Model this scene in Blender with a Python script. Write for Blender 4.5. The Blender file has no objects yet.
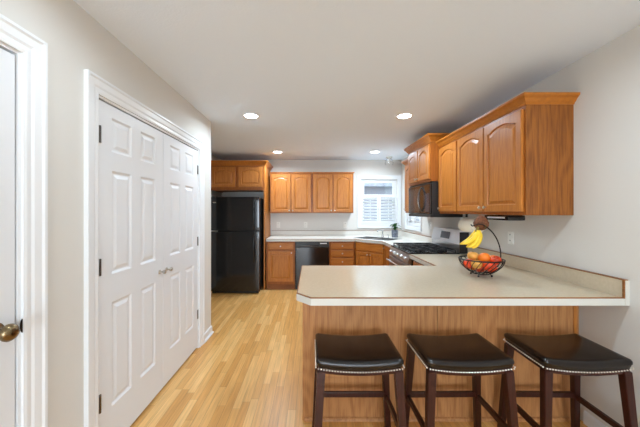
import bpy, bmesh, math, random
from mathutils import Vector, Matrix
random.seed(7)
C = bpy.context.scene
COL = C.collection
PI = math.pi

# ------------------------------------------------------------------ camera, world, light, exposure
CAMZ = 1.41
cd = bpy.data.cameras.new('camera'); cam = bpy.data.objects.new('camera', cd); COL.objects.link(cam)
cam.location = (0, 0, CAMZ); cam.rotation_euler = (PI/2, 0, 0)
cd.sensor_width = 36; cd.lens = 36*286/640; cd.shift_x = 8/640; cd.shift_y = -2.5/640; cd.clip_start = 0.02
C.camera = cam
C.view_settings.view_transform = 'Standard'; C.view_settings.look = 'None'
C.view_settings.gamma = 1; C.view_settings.use_curve_mapping = False
C.view_settings.exposure = 0.76
W = bpy.data.worlds.new('sky'); C.world = W; W.use_nodes = True
bg = W.node_tree.nodes['Background']; bg.inputs[0].default_value = (0.82, 0.91, 1.0, 1); bg.inputs[1].default_value = 2.0

def area(name, loc, size, power, color=(1, 1, 1), rot=(0, 0, 0), shape='DISK', size_y=None, portal=False, spread=PI):
    l = bpy.data.lights.new(name, 'AREA'); l.energy = power; l.color = color; l.shape = shape; l.size = size
    if size_y: l.size_y = size_y
    l.spread = spread
    if portal: l.cycles.is_portal = True
    o = bpy.data.objects.new(name, l); COL.objects.link(o); o.location = loc; o.rotation_euler = rot
    return o
# unseen rear fill added for even brightness; portals pass daylight through the kitchen windows
area('added_rear_fill', (0.3, -5.95, 1.2), 2.6, 125, (0.74, 0.87, 1.0), (PI/2, 0, 0), 'RECTANGLE', 2.1)
area('window_portal', (1.355, 5.86, 1.6), 0.75, 1, rot=(-PI/2, 0, 0), shape='RECTANGLE', size_y=0.95, portal=True)
area('window_portal', (1.895, 5.12, 1.6), 0.95, 1, rot=(0, PI/2, 0), shape='RECTANGLE', size_y=0.7, portal=True)
LIGHTS = [(-0.66, 3.10), (1.0, 3.10), (-0.60, 4.99), (1.10, 4.99), (-0.62, 1.12), (1.03, 1.12), (-0.62, -1.0), (1.03, -1.0)]  # last pair, behind the camera, is added for even brightness
CAN_POWER = [7, 8, 11, 14, 3, 6, 3, 3]
FILL = None

# ------------------------------------------------------------------ helpers
def link(name, bm, m=None, parent=None, smooth=False, loc=None, rot=None):
    me = bpy.data.meshes.new(name)
    bmesh.ops.recalc_face_normals(bm, faces=bm.faces)
    bm.to_mesh(me); bm.free()
    if m: me.materials.append(m)
    if smooth:
        for p in me.polygons: p.use_smooth = True
        try: me.set_sharp_from_angle(angle=math.radians(40))
        except Exception: pass
    o = bpy.data.objects.new(name, me); COL.objects.link(o)
    if parent: o.parent = parent
    if loc: o.location = loc
    if rot: o.rotation_euler = rot
    return o
def thing(name, label, cat, loc=(0, 0, 0), rz=0, group=None):
    o = bpy.data.objects.new(name, None); COL.objects.link(o); o.empty_display_size = 0.1
    o.location = loc; o.rotation_euler = (0, 0, rz)
    return tag(o, label, cat, group)
def tag(o, label, cat, group=None):
    o['label'] = label; o['category'] = cat
    if group: o['group'] = group
    return o
def struct(name, bm, m, parent=None, smooth=False, loc=None, rz=None):
    o = link(name, bm, m, parent, smooth, loc)
    if rz: o.rotation_euler = (0, 0, rz)
    if not parent: o['kind'] = 'structure'
    return o
def B(): return bmesh.new()
def box(bm, x0, x1, y0, y1, z0, z1, bev=0, seg=2, mat=None):
    r = bmesh.ops.create_cube(bm, size=1)
    M = Matrix.Translation(((x0+x1)/2, (y0+y1)/2, (z0+z1)/2)) @ Matrix.Diagonal((abs(x1-x0), abs(y1-y0), abs(z1-z0), 1))
    bmesh.ops.transform(bm, matrix=M, verts=r['verts'])
    vs = r['verts']
    if bev:
        es = list({e for v in vs for e in v.link_edges})
        rb = bmesh.ops.bevel(bm, geom=es, offset=bev, segments=seg, affect='EDGES', profile=0.5)
        vs = [v for v in rb['verts']]
    if mat is not None:
        fs = {f for v in vs for f in v.link_faces}
        bmesh.ops.transform(bm, matrix=mat, verts=list({v for f in fs for v in f.verts}))
    return bm
def bx(x0, x1, y0, y1, z0, z1, bev=0, seg=2): return box(B(), x0, x1, y0, y1, z0, z1, bev, seg)
def lathe(bm, prof, seg=24, M=None, cap=True):
    """prof: (radius, z) list, revolved about z"""
    rings = []
    for r, z in prof:
        if r < 1e-6: rings.append([bm.verts.new((0, 0, z))])
        else: rings.append([bm.verts.new((r*math.cos(2*PI*i/seg), r*math.sin(2*PI*i/seg), z)) for i in range(seg)])
    for a, b in zip(rings, rings[1:]):
        for i in range(seg):
            j = (i+1) % seg
            if len(a) == 1 and len(b) == 1: continue
            if len(a) == 1: bm.faces.new((a[0], b[j], b[i]))
            elif len(b) == 1: bm.faces.new((a[i], a[j], b[0]))
            else: bm.faces.new((a[i], a[j], b[j], b[i]))
    if cap:
        if len(rings[0]) > 1: bm.faces.new(rings[0][::-1])
        if len(rings[-1]) > 1: bm.faces.new(rings[-1])
    if M is not None: bmesh.ops.transform(bm, matrix=M, verts=[v for r in rings for v in r])
    return bm
def tube(bm, pts, r, seg=8, closed=False, radii=None):
    pts = [Vector(p) for p in pts]; n = len(pts); rings = []
    up = Vector((0.13, 0.31, 0.94)).normalized(); prev = None
    for i, p in enumerate(pts):
        if closed: t = pts[(i+1) % n]-pts[i-1]
        else: t = pts[min(i+1, n-1)]-pts[max(i-1, 0)]
        t.normalize()
        a = (prev if prev is not None else up); a = a - t*a.dot(t)
        if a.length < 1e-4: a = Vector((1, 0, 0)) - t*t.x
        a.normalize(); prev = a; b = t.cross(a)
        rr = radii[i] if radii else r
        rings.append([bm.verts.new(p + a*rr*math.cos(2*PI*k/seg) + b*rr*math.sin(2*PI*k/seg)) for k in range(seg)])
    m = n if closed else n-1
    for i in range(m):
        A, Bq = rings[i], rings[(i+1) % n]
        off = 0
        if closed and i == n-1:
            off = min(range(seg), key=lambda s: (A[0].co-Bq[s].co).length)
        for k in range(seg):
            bm.faces.new((A[k], A[(k+1) % seg], Bq[(k+1+off) % seg], Bq[(k+off) % seg]))
    if not closed:
        bm.faces.new(rings[0][::-1]); bm.faces.new(rings[-1])
    return bm
def bar(bm, p, q, w, d, w2=None, d2=None, bev=0.0):
    """square bar p (bottom) -> q (top), section w (x) by d (y), horizontal ends"""
    w2 = w2 or w; d2 = d2 or d
    vs = []
    for c, a, b in ((p, w, d), (q, w2, d2)):
        for sx, sy in ((-1, -1), (1, -1), (1, 1), (-1, 1)):
            vs.append(bm.verts.new((c[0]+sx*a/2, c[1]+sy*b/2, c[2])))
    fs = [(3, 2, 1, 0), (4, 5, 6, 7)] + [(i, (i+1) % 4, 4+(i+1) % 4, 4+i) for i in range(4)]
    for f in fs: bm.faces.new([vs[i] for i in f])
    if bev:
        es = list({e for v in vs for e in v.link_edges})
        bmesh.ops.bevel(bm, geom=es, offset=bev, segments=2, affect='EDGES')
    return bm
def prism(bm, poly, z0, z1):
    a = [bm.verts.new((x, y, z0)) for x, y in poly]; b = [bm.verts.new((x, y, z1)) for x, y in poly]
    n = len(poly)
    bm.faces.new(a[::-1]); bm.faces.new(b)
    for i in range(n): bm.faces.new((a[i], a[(i+1) % n], b[(i+1) % n], b[i]))
    return bm
def sweep(bm, path, prof, f, closed=False):
    """path in a plane (2D); prof = [(offset to the right of travel, height)]; f maps (a,b,h)->xyz; mitred corners"""
    P = [Vector(p) for p in path]; n = len(P); rings = []
    for i in range(n):
        d0 = (P[i]-P[i-1]).normalized() if (i > 0 or closed) else None
        d1 = (P[(i+1) % n]-P[i]).normalized() if (i < n-1 or closed) else None
        n0 = Vector((d0.y, -d0.x)) if d0 else None; n1 = Vector((d1.y, -d1.x)) if d1 else None
        if n0 is None: m = n1
        elif n1 is None: m = n0
        else: m = (n0+n1)/(1+n0.dot(n1))
        rings.append([bm.verts.new(f(P[i].x+m.x*o, P[i].y+m.y*o, h)) for o, h in prof])
    k = len(prof)
    for i in range(n if closed else n-1):
        a, b = rings[i], rings[(i+1) % n]
        for j in range(k): bm.faces.new((a[j], a[(j+1) % k], b[(j+1) % k], b[j]))
    if not closed:
        bm.faces.new(rings[0]); bm.faces.new(rings[-1][::-1])
    return bm
def rbox(bm, hx, hy, hz, r, cuts=(14, 12, 5), fn=None, c=(0, 0, 0)):
    """soft rounded box on a grid of vertices; fn(x,y,z) -> xyz deforms it"""
    nx, ny, nz = cuts; V = {}
    def key(i, j, k):
        if (i, j, k) not in V:
            p = Vector((-hx+2*hx*i/nx, -hy+2*hy*j/ny, -hz+2*hz*k/nz))
            q = Vector((max(-hx+r, min(hx-r, p.x)), max(-hy+r, min(hy-r, p.y)), max(-hz+r, min(hz-r, p.z))))
            d = p-q
            if d.length > 1e-9: p = q + d.normalized()*r
            if fn: p = Vector(fn(p.x, p.y, p.z))
            V[(i, j, k)] = bm.verts.new(p+Vector(c))
        return V[(i, j, k)]
    for i in range(nx):
        for j in range(ny):
            for k in (0, nz): bm.faces.new([key(i, j, k), key(i+1, j, k), key(i+1, j+1, k), key(i, j+1, k)])
    for i in range(nx):
        for k in range(nz):
            for j in (0, ny): bm.faces.new([key(i, j, k), key(i+1, j, k), key(i+1, j, k+1), key(i, j, k+1)])
    for j in range(ny):
        for k in range(nz):
            for i in (0, nx): bm.faces.new([key(i, j, k), key(i, j+1, k), key(i, j+1, k+1), key(i, j, k+1)])
    return bm
def dup(root, **kw):
    r = root.copy(); COL.objects.link(r)
    for ch in list(root.children):
        c = ch.copy(); COL.objects.link(c); c.parent = r
        for g in ch.children:
            d = g.copy(); COL.objects.link(d); d.parent = c
    for k, v in kw.items():
        if k == 'loc': r.location = v
        elif k == 'rz': r.rotation_euler = (0, 0, v)
        else: r[k] = v
    return r

# ------------------------------------------------------------------ materials
def srgb(r, g, b):
    f = lambda c: (c/255/12.92 if c/255 <= 0.04045 else ((c/255+0.055)/1.055)**2.4)
    return (f(r), f(g), f(b), 1)
def mat(name, col, rough=0.5, metal=0, coat=0, spec=0.5, bump=None, var=None, trans=0, emit=None):
    m = bpy.data.materials.new(name); m.use_nodes = True; nt = m.node_tree; p = nt.nodes['Principled BSDF']
    p.inputs['Base Color'].default_value = col; p.inputs['Roughness'].default_value = rough
    p.inputs['Metallic'].default_value = metal; p.inputs['Coat Weight'].default_value = coat
    p.inputs['Specular IOR Level'].default_value = spec; p.inputs['Transmission Weight'].default_value = trans
    tc = nt.nodes.new('ShaderNodeTexCoord')
    if var:      # (scale, amount)
        n = nt.nodes.new('ShaderNodeTexNoise'); n.inputs['Scale'].default_value = var[0]; n.inputs['Detail'].default_value = 4
        nt.links.new(tc.outputs['Object'], n.inputs['Vector'])
        r = nt.nodes.new('ShaderNodeValToRGB'); a = var[1]
        r.color_ramp.elements[0].position = 0.3; r.color_ramp.elements[1].position = 0.7
        r.color_ramp.elements[0].color = tuple(c*(1-a) for c in col[:3])+(1,)
        r.color_ramp.elements[1].color = tuple(min(1, c*(1+a)) for c in col[:3])+(1,)
        nt.links.new(n.outputs['Fac'], r.inputs['Fac']); nt.links.new(r.outputs['Color'], p.inputs['Base Color'])
    if bump:     # (scale, strength)
        n = nt.nodes.new('ShaderNodeTexNoise'); n.inputs['Scale'].default_value = bump[0]; n.inputs['Detail'].default_value = 3
        nt.links.new(tc.outputs['Object'], n.inputs['Vector'])
        b = nt.nodes.new('ShaderNodeBump'); b.inputs['Strength'].default_value = bump[1]; b.inputs['Distance'].default_value = 0.003
        nt.links.new(n.outputs['Fac'], b.inputs['Height']); nt.links.new(b.outputs['Normal'], p.inputs['Normal'])
    if emit:
        p.inputs['Emission Color'].default_value = emit[0]; p.inputs['Emission Strength'].default_value = emit[1]
    return m
def wood(name, light, dark, axis='Z', rough=0.4, scale=1.0, cath=0.4, coat=0.06):
    """grain runs along the chosen local axis"""
    m = bpy.data.materials.new(name); m.use_nodes = True; nt = m.node_tree; p = nt.nodes['Principled BSDF']
    L = nt.links.new
    tc = nt.nodes.new('ShaderNodeTexCoord')
    mp = nt.nodes.new('ShaderNodeMapping')
    s = {'Z': (1, 1, 0.05), 'X': (0.05, 1, 1), 'Y': (1, 0.05, 1)}[axis]
    mp.inputs['Scale'].default_value = tuple(v*scale for v in s)
    L(tc.outputs['Object'], mp.inputs['Vector'])
    n1 = nt.nodes.new('ShaderNodeTexNoise'); n1.inputs['Scale'].default_value = 110; n1.inputs['Detail'].default_value = 5; n1.inputs['Roughness'].default_value = 0.65
    L(mp.outputs['Vector'], n1.inputs['Vector'])
    mp2 = nt.nodes.new('ShaderNodeMapping')
    s2 = {'Z': (1, 1, 0.16), 'X': (0.16, 1, 1), 'Y': (1, 0.16, 1)}[axis]
    mp2.inputs['Scale'].default_value = tuple(v*scale for v in s2)
    L(tc.outputs['Object'], mp2.inputs['Vector'])
    n2 = nt.nodes.new('ShaderNodeTexNoise'); n2.inputs['Scale'].default_value = 3.2; n2.inputs['Detail'].default_value = 2
    L(mp2.outputs['Vector'], n2.inputs['Vector'])
    mul = nt.nodes.new('ShaderNodeMath'); mul.operation = 'MULTIPLY'; mul.inputs[1].default_value = 110
    L(n2.outputs['Fac'], mul.inputs[0])
    sn = nt.nodes.new('ShaderNodeMath'); sn.operation = 'SINE'; L(mul.outputs[0], sn.inputs[0])
    ms = nt.nodes.new('ShaderNodeMath'); ms.operation = 'MULTIPLY_ADD'; ms.inputs[1].default_value = 0.11*cath; ms.inputs[2].default_value = 0
    L(sn.outputs[0], ms.inputs[0])
    ad = nt.nodes.new('ShaderNodeMath'); ad.operation = 'ADD'; L(n1.outputs['Fac'], ad.inputs[0]); L(ms.outputs[0], ad.inputs[1])
    r = nt.nodes.new('ShaderNodeValToRGB'); r.color_ramp.elements[0].position = 0.3; r.color_ramp.elements[1].position = 0.62
    r.color_ramp.elements[0].color = dark; r.color_ramp.elements[1].color = light
    L(ad.outputs[0], r.inputs['Fac']); L(r.outputs['Color'], p.inputs['Base Color'])
    p.inputs['Specular IOR Level'].default_value = 0.38; p.inputs['Roughness'].default_value = rough; p.inputs['Coat Weight'].default_value = coat; p.inputs['Coat Roughness'].default_value = 0.2
    b = nt.nodes.new('ShaderNodeBump'); b.inputs['Strength'].default_value = 0.08; b.inputs['Distance'].default_value = 0.001
    L(ad.outputs[0], b.inputs['Height']); L(b.outputs['Normal'], p.inputs['Normal'])
    return m
def floor_mat():
    m = bpy.data.materials.new('oak_floor'); m.use_nodes = True; nt = m.node_tree; p = nt.nodes['Principled BSDF']; L = nt.links.new
    tc = nt.nodes.new('ShaderNodeTexCoord'); mp = nt.nodes.new('ShaderNodeMapping'); mp.inputs['Rotation'].default_value = (0, 0, PI/2)
    L(tc.outputs['Object'], mp.inputs['Vector'])
    def mth(op, a, b=None, c=None):
        n = nt.nodes.new('ShaderNodeMath'); n.operation = op
        for k, v in enumerate((a, b, c)):
            if v is None: continue
            if isinstance(v, (int, float)): n.inputs[k].default_value = v
            else: L(v, n.inputs[k])
        return n.outputs[0]
    sx = nt.nodes.new('ShaderNodeSeparateXYZ'); L(tc.outputs['Object'], sx.inputs[0])
    u = mth('DIVIDE', sx.outputs[0], 0.057); row = mth('FLOOR', u)
    wn = nt.nodes.new('ShaderNodeTexWhiteNoise'); wn.noise_dimensions = '1D'; L(row, wn.inputs['W'])
    vv = mth('ADD', mth('DIVIDE', sx.outputs[1], 0.75), mth('MULTIPLY', wn.outputs['Value'], 9.0)); colm = mth('FLOOR', vv)
    cb = nt.nodes.new('ShaderNodeCombineXYZ'); L(row, cb.inputs[0]); L(colm, cb.inputs[1])
    wn2 = nt.nodes.new('ShaderNodeTexWhiteNoise'); wn2.noise_dimensions = '2D'; L(cb.outputs[0], wn2.inputs['Vector'])
    fu = mth('FRACT', u); fv = mth('FRACT', vv)
    e1 = mth('LESS_THAN', mth('MINIMUM', fu, mth('SUBTRACT', 1.0, fu)), 0.022); e2 = mth('LESS_THAN', fv, 0.003)
    seam = mth('MAXIMUM', e1, e2)
    r = nt.nodes.new('ShaderNodeValToRGB'); r.color_ramp.interpolation = 'LINEAR'
    e = r.color_ramp.elements
    e[0].position = 0.0; e[0].color = srgb(*FLOOR[0]); e[1].position = 1.0; e[1].color = srgb(*FLOOR[2])
    e2 = e.new(0.5); e2.color = srgb(*FLOOR[1])
    L(wn2.outputs['Value'], r.inputs['Fac'])
    mp2 = nt.nodes.new('ShaderNodeMapping'); mp2.inputs['Scale'].default_value = (1, 0.05, 1)
    L(tc.outputs['Object'], mp2.inputs['Vector'])
    n = nt.nodes.new('ShaderNodeTexNoise'); n.inputs['Scale'].default_value = 70; n.inputs['Detail'].default_value = 5
    L(mp2.outputs['Vector'], n.inputs['Vector'])
    gr = nt.nodes.new('ShaderNodeMapRange'); gr.inputs[1].default_value = 0.3; gr.inputs[2].default_value = 0.7; gr.inputs[3].default_value = 0.84; gr.inputs[4].default_value = 1.12
    L(n.outputs['Fac'], gr.inputs[0])
    mx = nt.nodes.new('ShaderNodeVectorMath'); mx.operation = 'SCALE'; L(r.outputs['Color'], mx.inputs[0]); L(gr.outputs[0], mx.inputs['Scale'])
    mo = nt.nodes.new('ShaderNodeMapRange'); mo.inputs[3].default_value = 1.0; mo.inputs[4].default_value = 0.62
    L(seam, mo.inputs[0])
    mx2 = nt.nodes.new('ShaderNodeVectorMath'); mx2.operation = 'SCALE'; L(mx.outputs[0], mx2.inputs[0]); L(mo.outputs[0], mx2.inputs['Scale'])
    L(mx2.outputs[0], p.inputs['Base Color'])
    p.inputs['Roughness'].default_value = 0.33; p.inputs['Coat Weight'].default_value = 0.1
    return m
FLOOR = [(210, 152, 82), (222, 168, 98), (234, 187, 120)]
M = {}
M['wall'] = mat('wall_paint', srgb(220, 217, 211), 0.75, bump=(160, 0.05))
M['ceiling'] = mat('ceiling_paint', srgb(234, 243, 253), 0.85, bump=(90, 0.35))
M['trim'] = mat('white_trim_paint', srgb(234, 236, 238), 0.35)
M['doorpaint'] = mat('white_door_paint', srgb(230, 232, 235), 0.38)
M['floor'] = floor_mat()
OL, OD = srgb(190, 120, 50), srgb(159, 92, 32)
M['oakframe_shaded'] = None
M['oakframe_shaded'] = wood('honey_oak_frame_shaded', srgb(164, 94, 30), srgb(132, 70, 18), 'Z')  # darker copy of the oak; shade around the doors put into the colour
M['oak'] = wood('honey_oak', OL, OD, 'Z')
M['oak_h'] = wood('honey_oak_horizontal', OL, OD, 'X')
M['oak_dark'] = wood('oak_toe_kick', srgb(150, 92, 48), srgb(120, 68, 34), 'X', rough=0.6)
M['panel'] = wood('oak_veneer', srgb(192, 136, 84), srgb(162, 107, 62), 'Z', scale=0.8, cath=0.75, rough=0.45, coat=0)
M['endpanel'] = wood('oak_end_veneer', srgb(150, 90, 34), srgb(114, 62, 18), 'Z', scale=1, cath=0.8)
M['oakcrown'] = mat('oak_molding', srgb(176, 106, 34), 0.42, spec=0.35, var=(30, 0.12))
M['laminate'] = mat('cream_laminate', srgb(202, 187, 162), 0.2, var=(60, 0.04))
M['lam_edge'] = mat('pale_laminate_edge', srgb(206, 204, 196), 0.35)
M['lam_white'] = mat('back_counter_laminate', srgb(228, 224, 215), 0.28, var=(60, 0.03))
M['strip'] = wood('oak_edge_strip', srgb(150, 98, 50), srgb(112, 68, 32), 'X')
M['black'] = mat('black_gloss', srgb(16, 16, 18), 0.12, spec=0.6)
M['black_soft'] = mat('black_satin', srgb(26, 26, 27), 0.35)
M['blackglass'] = mat('dark_glass', srgb(12, 12, 14), 0.05, spec=0.8)
M['mwwin'] = mat('oven_window_mesh', srgb(70, 66, 64), 0.12)
M['iron'] = mat('cast_iron', srgb(24, 24, 26), 0.45, bump=(300, 0.3))
M['steel'] = mat('stainless_steel', srgb(190, 190, 192), 0.28, metal=1, bump=(300, 0.02))
M['steelpaint'] = mat('silver_panel', srgb(222, 224, 228), 0.3, metal=0.15)
M['darksteel'] = mat('dark_steel', srgb(110, 104, 100), 0.2, metal=1)
M['chrome'] = mat('chrome', srgb(220, 222, 225), 0.1, metal=1)
M['nickel'] = mat('satin_nickel', srgb(200, 196, 188), 0.28, metal=1)
M['brass'] = mat('antique_brass', srgb(128, 110, 82), 0.25, metal=1)
M['darkmetal'] = mat('dark_bronze', srgb(40, 32, 28), 0.35, metal=0.8)
M['leather'] = mat('espresso_leather', srgb(20, 13, 11), 0.27, coat=0.12, spec=0.4, bump=(220, 0.08), var=(14, 0.2))
M['stoolwood'] = wood('mahogany_stained_wood', srgb(60, 22, 13), srgb(38, 12, 8), 'Z', rough=0.35, coat=0.1, cath=0.3)
M['nail'] = mat('nickel_nail', srgb(226, 220, 206), 0.3, metal=0.5)
M['plastic'] = mat('white_plastic', srgb(236, 234, 228), 0.4)
M['paper'] = mat('paper_towel', srgb(240, 232, 214), 0.9, bump=(200, 0.3))
M['wire'] = mat('black_wire', srgb(30, 22, 20), 0.4, metal=0.3)
M['banana'] = mat('banana_skin', srgb(244, 206, 48), 0.5, var=(25, 0.12))
M['stem'] = mat('banana_stem', srgb(120, 100, 40), 0.7)
M['orange'] = mat('orange_peel', srgb(244, 128, 26), 0.45, bump=(400, 0.3))
M['apple'] = mat('apple_skin', srgb(218, 66, 26), 0.3, var=(28, 0.5))
M['appley'] = mat('yellow_apple_skin', srgb(236, 170, 80), 0.35, var=(20, 0.25))
M['brownknob'] = mat('brown_husk', srgb(112, 66, 38), 0.8, var=(90, 0.5), bump=(120, 1.0))
M['leaf'] = mat('green_leaf', srgb(50, 110, 44), 0.45, var=(30, 0.3))
M['pot'] = mat('blue_grey_ceramic', srgb(104, 110, 124), 0.35, var=(45, 0.5))
M['soil'] = mat('soil', srgb(60, 44, 32), 0.9)
M['siding'] = mat('grey_siding', srgb(150, 158, 170), 0.8)
M['roof'] = mat('snowy_shingles', srgb(160, 170, 184), 0.9, var=(3, 0.35))
M['grass'] = mat('lawn', srgb(150, 160, 150), 0.95, var=(2, 0.3))
M['dark'] = mat('dark_gap', srgb(20, 20, 20), 0.9)
M['bluelens'] = mat('blue_display', srgb(60, 62, 74), 0.2)
M['bulb'] = mat('lamp_lens', (1, 1, 1, 1), 0.4, emit=((1, 0.97, 0.92, 1), 14))
M['globe'] = mat('fill_globe_glass', (1, 1, 1, 1), 0.4, emit=((1, 0.97, 0.92, 1), 2))  # glowing shell of the added fill pendant
M['clearglass'] = mat('clear_glass', (1, 1, 1, 1), 0.03, trans=1)
def pane_mat():
    m = bpy.data.materials.new('window_glass'); m.use_nodes = True; nt = m.node_tree; nt.nodes.clear()
    o = nt.nodes.new('ShaderNodeOutputMaterial'); t = nt.nodes.new('ShaderNodeBsdfTransparent'); g = nt.nodes.new('ShaderNodeBsdfGlossy')
    g.inputs['Roughness'].default_value = 0.02; x = nt.nodes.new('ShaderNodeMixShader'); x.inputs[0].default_value = 0.07
    nt.links.new(t.outputs[0], x.inputs[1]); nt.links.new(g.outputs[0], x.inputs[2]); nt.links.new(x.outputs[0], o.inputs[0])
    return m
M['pane'] = pane_mat()

# ------------------------------------------------------------------ room shell
XL, XR, YB, YF, H = -1.167, 1.815, 5.78, -5.9, 2.44
XK = -1.82                       # kitchen's own left wall, behind the closet line
YC = 3.305                       # closet corner
struct('floor', bx(XK-0.1, XR+0.1, YF-0.1, YB+0.1, -0.1, 0), M['floor'])
struct('ceiling', bx(XK-0.1, XR+0.1, YF-0.1, YB+0.1, H, H+0.1), M['ceiling'])
def wall_with_openings(a0, a1, z1, ops, t0, t1, axis):
    """vertical slab a0..a1 with rectangular openings [(b0,b1,c0,c1)]; axis 'x' = runs along x"""
    bm = B()
    def put(p0, p1, q0, q1):
        if p1-p0 < 1e-4 or q1-q0 < 1e-4: return
        if axis == 'x': box(bm, p0, p1, t0, t1, q0, q1)
        else: box(bm, t0, t1, p0, p1, q0, q1)
    cur = a0
    for b0, b1, c0, c1 in sorted(ops):
        put(cur, b0, 0, z1); put(b0, b1, 0, c0); put(b0, b1, c1, z1); cur = b1
    put(cur, a1, 0, z1)
    return bm
WZ0, WZ1 = 1.14, 2.055
BWX0, BWX1 = 0.99, 1.72          # back window opening
RWY0, RWY1 = 4.80, 5.46          # right window opening
struct('wall_back', wall_with_openings(XK-0.1, XR, H, [(BWX0, BWX1, WZ0, WZ1)], YB, YB+0.12, 'x'), M['wall'])
struct('wall_right', wall_with_openings(YF, YB+0.12, H, [(RWY0, RWY1, WZ0, WZ1)], XR, XR+0.12, 'y'), M['wall'])
DH = 2.045
D1 = (0.33, 1.147); D2 = (1.552, 2.954)
struct('wall_left', wall_with_openings(YF, YC, H, [(D1[0], D1[1], 0, DH), (D2[0], D2[1], 0, DH)], XL-0.115, XL, 'y'), M['wall'])
struct('wall_closet_end', bx(XK, XL-0.115, YC-0.115, YC, 0, H), M['wall'])
struct('wall_kitchen_left', wall_with_openings(YF, YB, H, [(3.55, 4.35, 0, 2.03)], XK-0.1, XK, 'y'), M['wall'])
struct('wall_hallway', wall_with_openings(3.3, 4.6, H, [], XK-1.2, XK-1.1, 'y'), M['wall'])
bm = B(); box(bm, XK-1.1, XK-0.1, 3.3, 3.4, 0, H); box(bm, XK-1.1, XK-0.1, 4.5, 4.6, 0, H); box(bm, XK-1.2, XK-0.1, 3.3, 4.6, H, H+0.1); box(bm, XK-1.2, XK-0.1, 3.3, 4.6, -0.1, 0)
struct('wall_hallway_side', bm, M['wall'])
struct('wall_front', wall_with_openings(XL-0.115, XR, H, [(-1.05, 1.65, 0.02, 2.2)], YF-0.1, YF, 'x'), M['wall'])
# unseen patio door frame, added to go with the rear fill light
bm = B()
for x in (-1.05, 0.27, 1.59): box(bm, x, x+0.06, YF-0.09, YF-0.03, 0.02, 2.2)
box(bm, -0.99, 1.59, YF-0.09, YF-0.03, 2.13, 2.2); box(bm, -0.99, 1.59, YF-0.09, YF-0.03, 0.02, 0.1)
struct('door_3', bm, M['trim'])

# casing sweeps (profile: offset outward from the opening, height off the wall)
CAS = [(0.0, 0.0), (0.0, 0.010), (0.012, 0.013), (0.030, 0.011), (0.040, 0.016), (0.070, 0.018), (0.078, 0.024), (0.090, 0.024), (0.090, 0.0)]
def casing_left(y0, y1, ztop):
    # path travels so that the right side of travel points away from the opening
    return sweep(B(), [(y0, 0.0), (y0, ztop), (y1, ztop), (y1, 0.0)][::-1], CAS, lambda a, b, h: (XL+h, a, b))
def door_frame(name, y0, y1):
    bm = B()
    for s in (0, 1):
        y = y0 if s == 0 else y1-0.012
        box(bm, XL-0.115, XL, y, y+0.012, 0, DH-0.012)
    box(bm, XL-0.115, XL, y0, y1, DH-0.012, DH)
    return bm
def flip(path): return path[::-1]
struct('trim_1', casing_left(D1[0], D1[1], DH), M['trim'])
struct('trim_2', casing_left(D2[0], D2[1], DH), M['trim'])
struct('trim_3', door_frame('', *D1), M['trim'])
struct('trim_4', door_frame('', *D2), M['trim'])

def panel_slab(w, h, t, cols, rows, rec=0.008):
    """door slab, front at y=0 facing -Y, x 0..w, z 0..h, moulded recessed panels"""
    bm = B()
    xs = sorted({0, w} | {v for c in cols for v in c}); zs = sorted({0, h} | {v for r in rows for v in r})
    V = {}
    def v(x, y, z):
        k = (round(x, 5), round(y, 5), round(z, 5))
        if k not in V: V[k] = bm.verts.new((x, y, z))
        return V[k]
    for i in range(len(xs)-1):
        for j in range(len(zs)-1):
            x0, x1, z0, z1 = xs[i], xs[i+1], zs[j], zs[j+1]
            if (x0, x1) in cols and (z0, z1) in rows:
                rings = []
                for ins, y in ((0, 0), (0.012, rec), (0.022, rec), (0.042, 0.001)):
                    rings.append([v(x0+ins, y, z0+ins), v(x1-ins, y, z0+ins), v(x1-ins, y, z1-ins), v(x0+ins, y, z1-ins)])
                for a, b in zip(rings, rings[1:]):
                    for k in range(4): bm.faces.new((a[k], a[(k+1) % 4], b[(k+1) % 4], b[k]))
                bm.faces.new(rings[-1])
            else:
                bm.faces.new((v(x0, 0, z0), v(x1, 0, z0), v(x1, 0, z1), v(x0, 0, z1)))
    for i in range(len(xs)-1):
        a, b = xs[i], xs[i+1]
        bm.faces.new((v(a, 0, 0), v(b, 0, 0), v(b, t, 0), v(a, t, 0))); bm.faces.new((v(a, 0, h), v(b, 0, h), v(b, t, h), v(a, t, h)))
    for j in range(len(zs)-1):
        a, b = zs[j], zs[j+1]
        bm.faces.new((v(0, 0, a), v(0, 0, b), v(0, t, b), v(0, t, a))); bm.faces.new((v(w, 0, a), v(w, 0, b), v(w, t, b), v(w, t, a)))
    c = [v(x, t, z) for x in xs for z in (0,)] + [v(w, t, z) for z in zs[1:]] + [v(x, t, h) for x in xs[-2::-1]] + [v(0, t, z) for z in zs[-2:0:-1]]
    bm.faces.new(c)
    return bm
ROWS = [(0.245, 0.855), (1.02, 1.625), (1.735, 1.935)]
def six_panel(name, y0, w, h, z=0.012):
    cols = [(0.11, w/2-0.05), (w/2+0.05, w-0.11)]
    o = struct(name, panel_slab(w, h, 0.035, cols, ROWS), M['doorpaint'])
    o.location = (XL-0.006, y0, z); o.rotation_euler = (0, 0, PI/2)
    return o
wd = (D2[1]-D2[0]-0.024-0.008)/2
dA = six_panel('door_1', D2[0]+0.014, wd, 2.003, 0.021)
dB = six_panel('door_2', D2[0]+0.014+wd+0.004, wd, 2.003, 0.021)
def knob_bm():
    bm = B()
    return lathe(bm, [(0.017, 0), (0.017, 0.004), (0.007, 0.008), (0.006, 0.022), (0.012, 0.028), (0.017, 0.036), (0.016, 0.044), (0.009, 0.050), (0, 0.051)], 20, Matrix.Rotation(PI/2, 4, 'X'))
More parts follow.
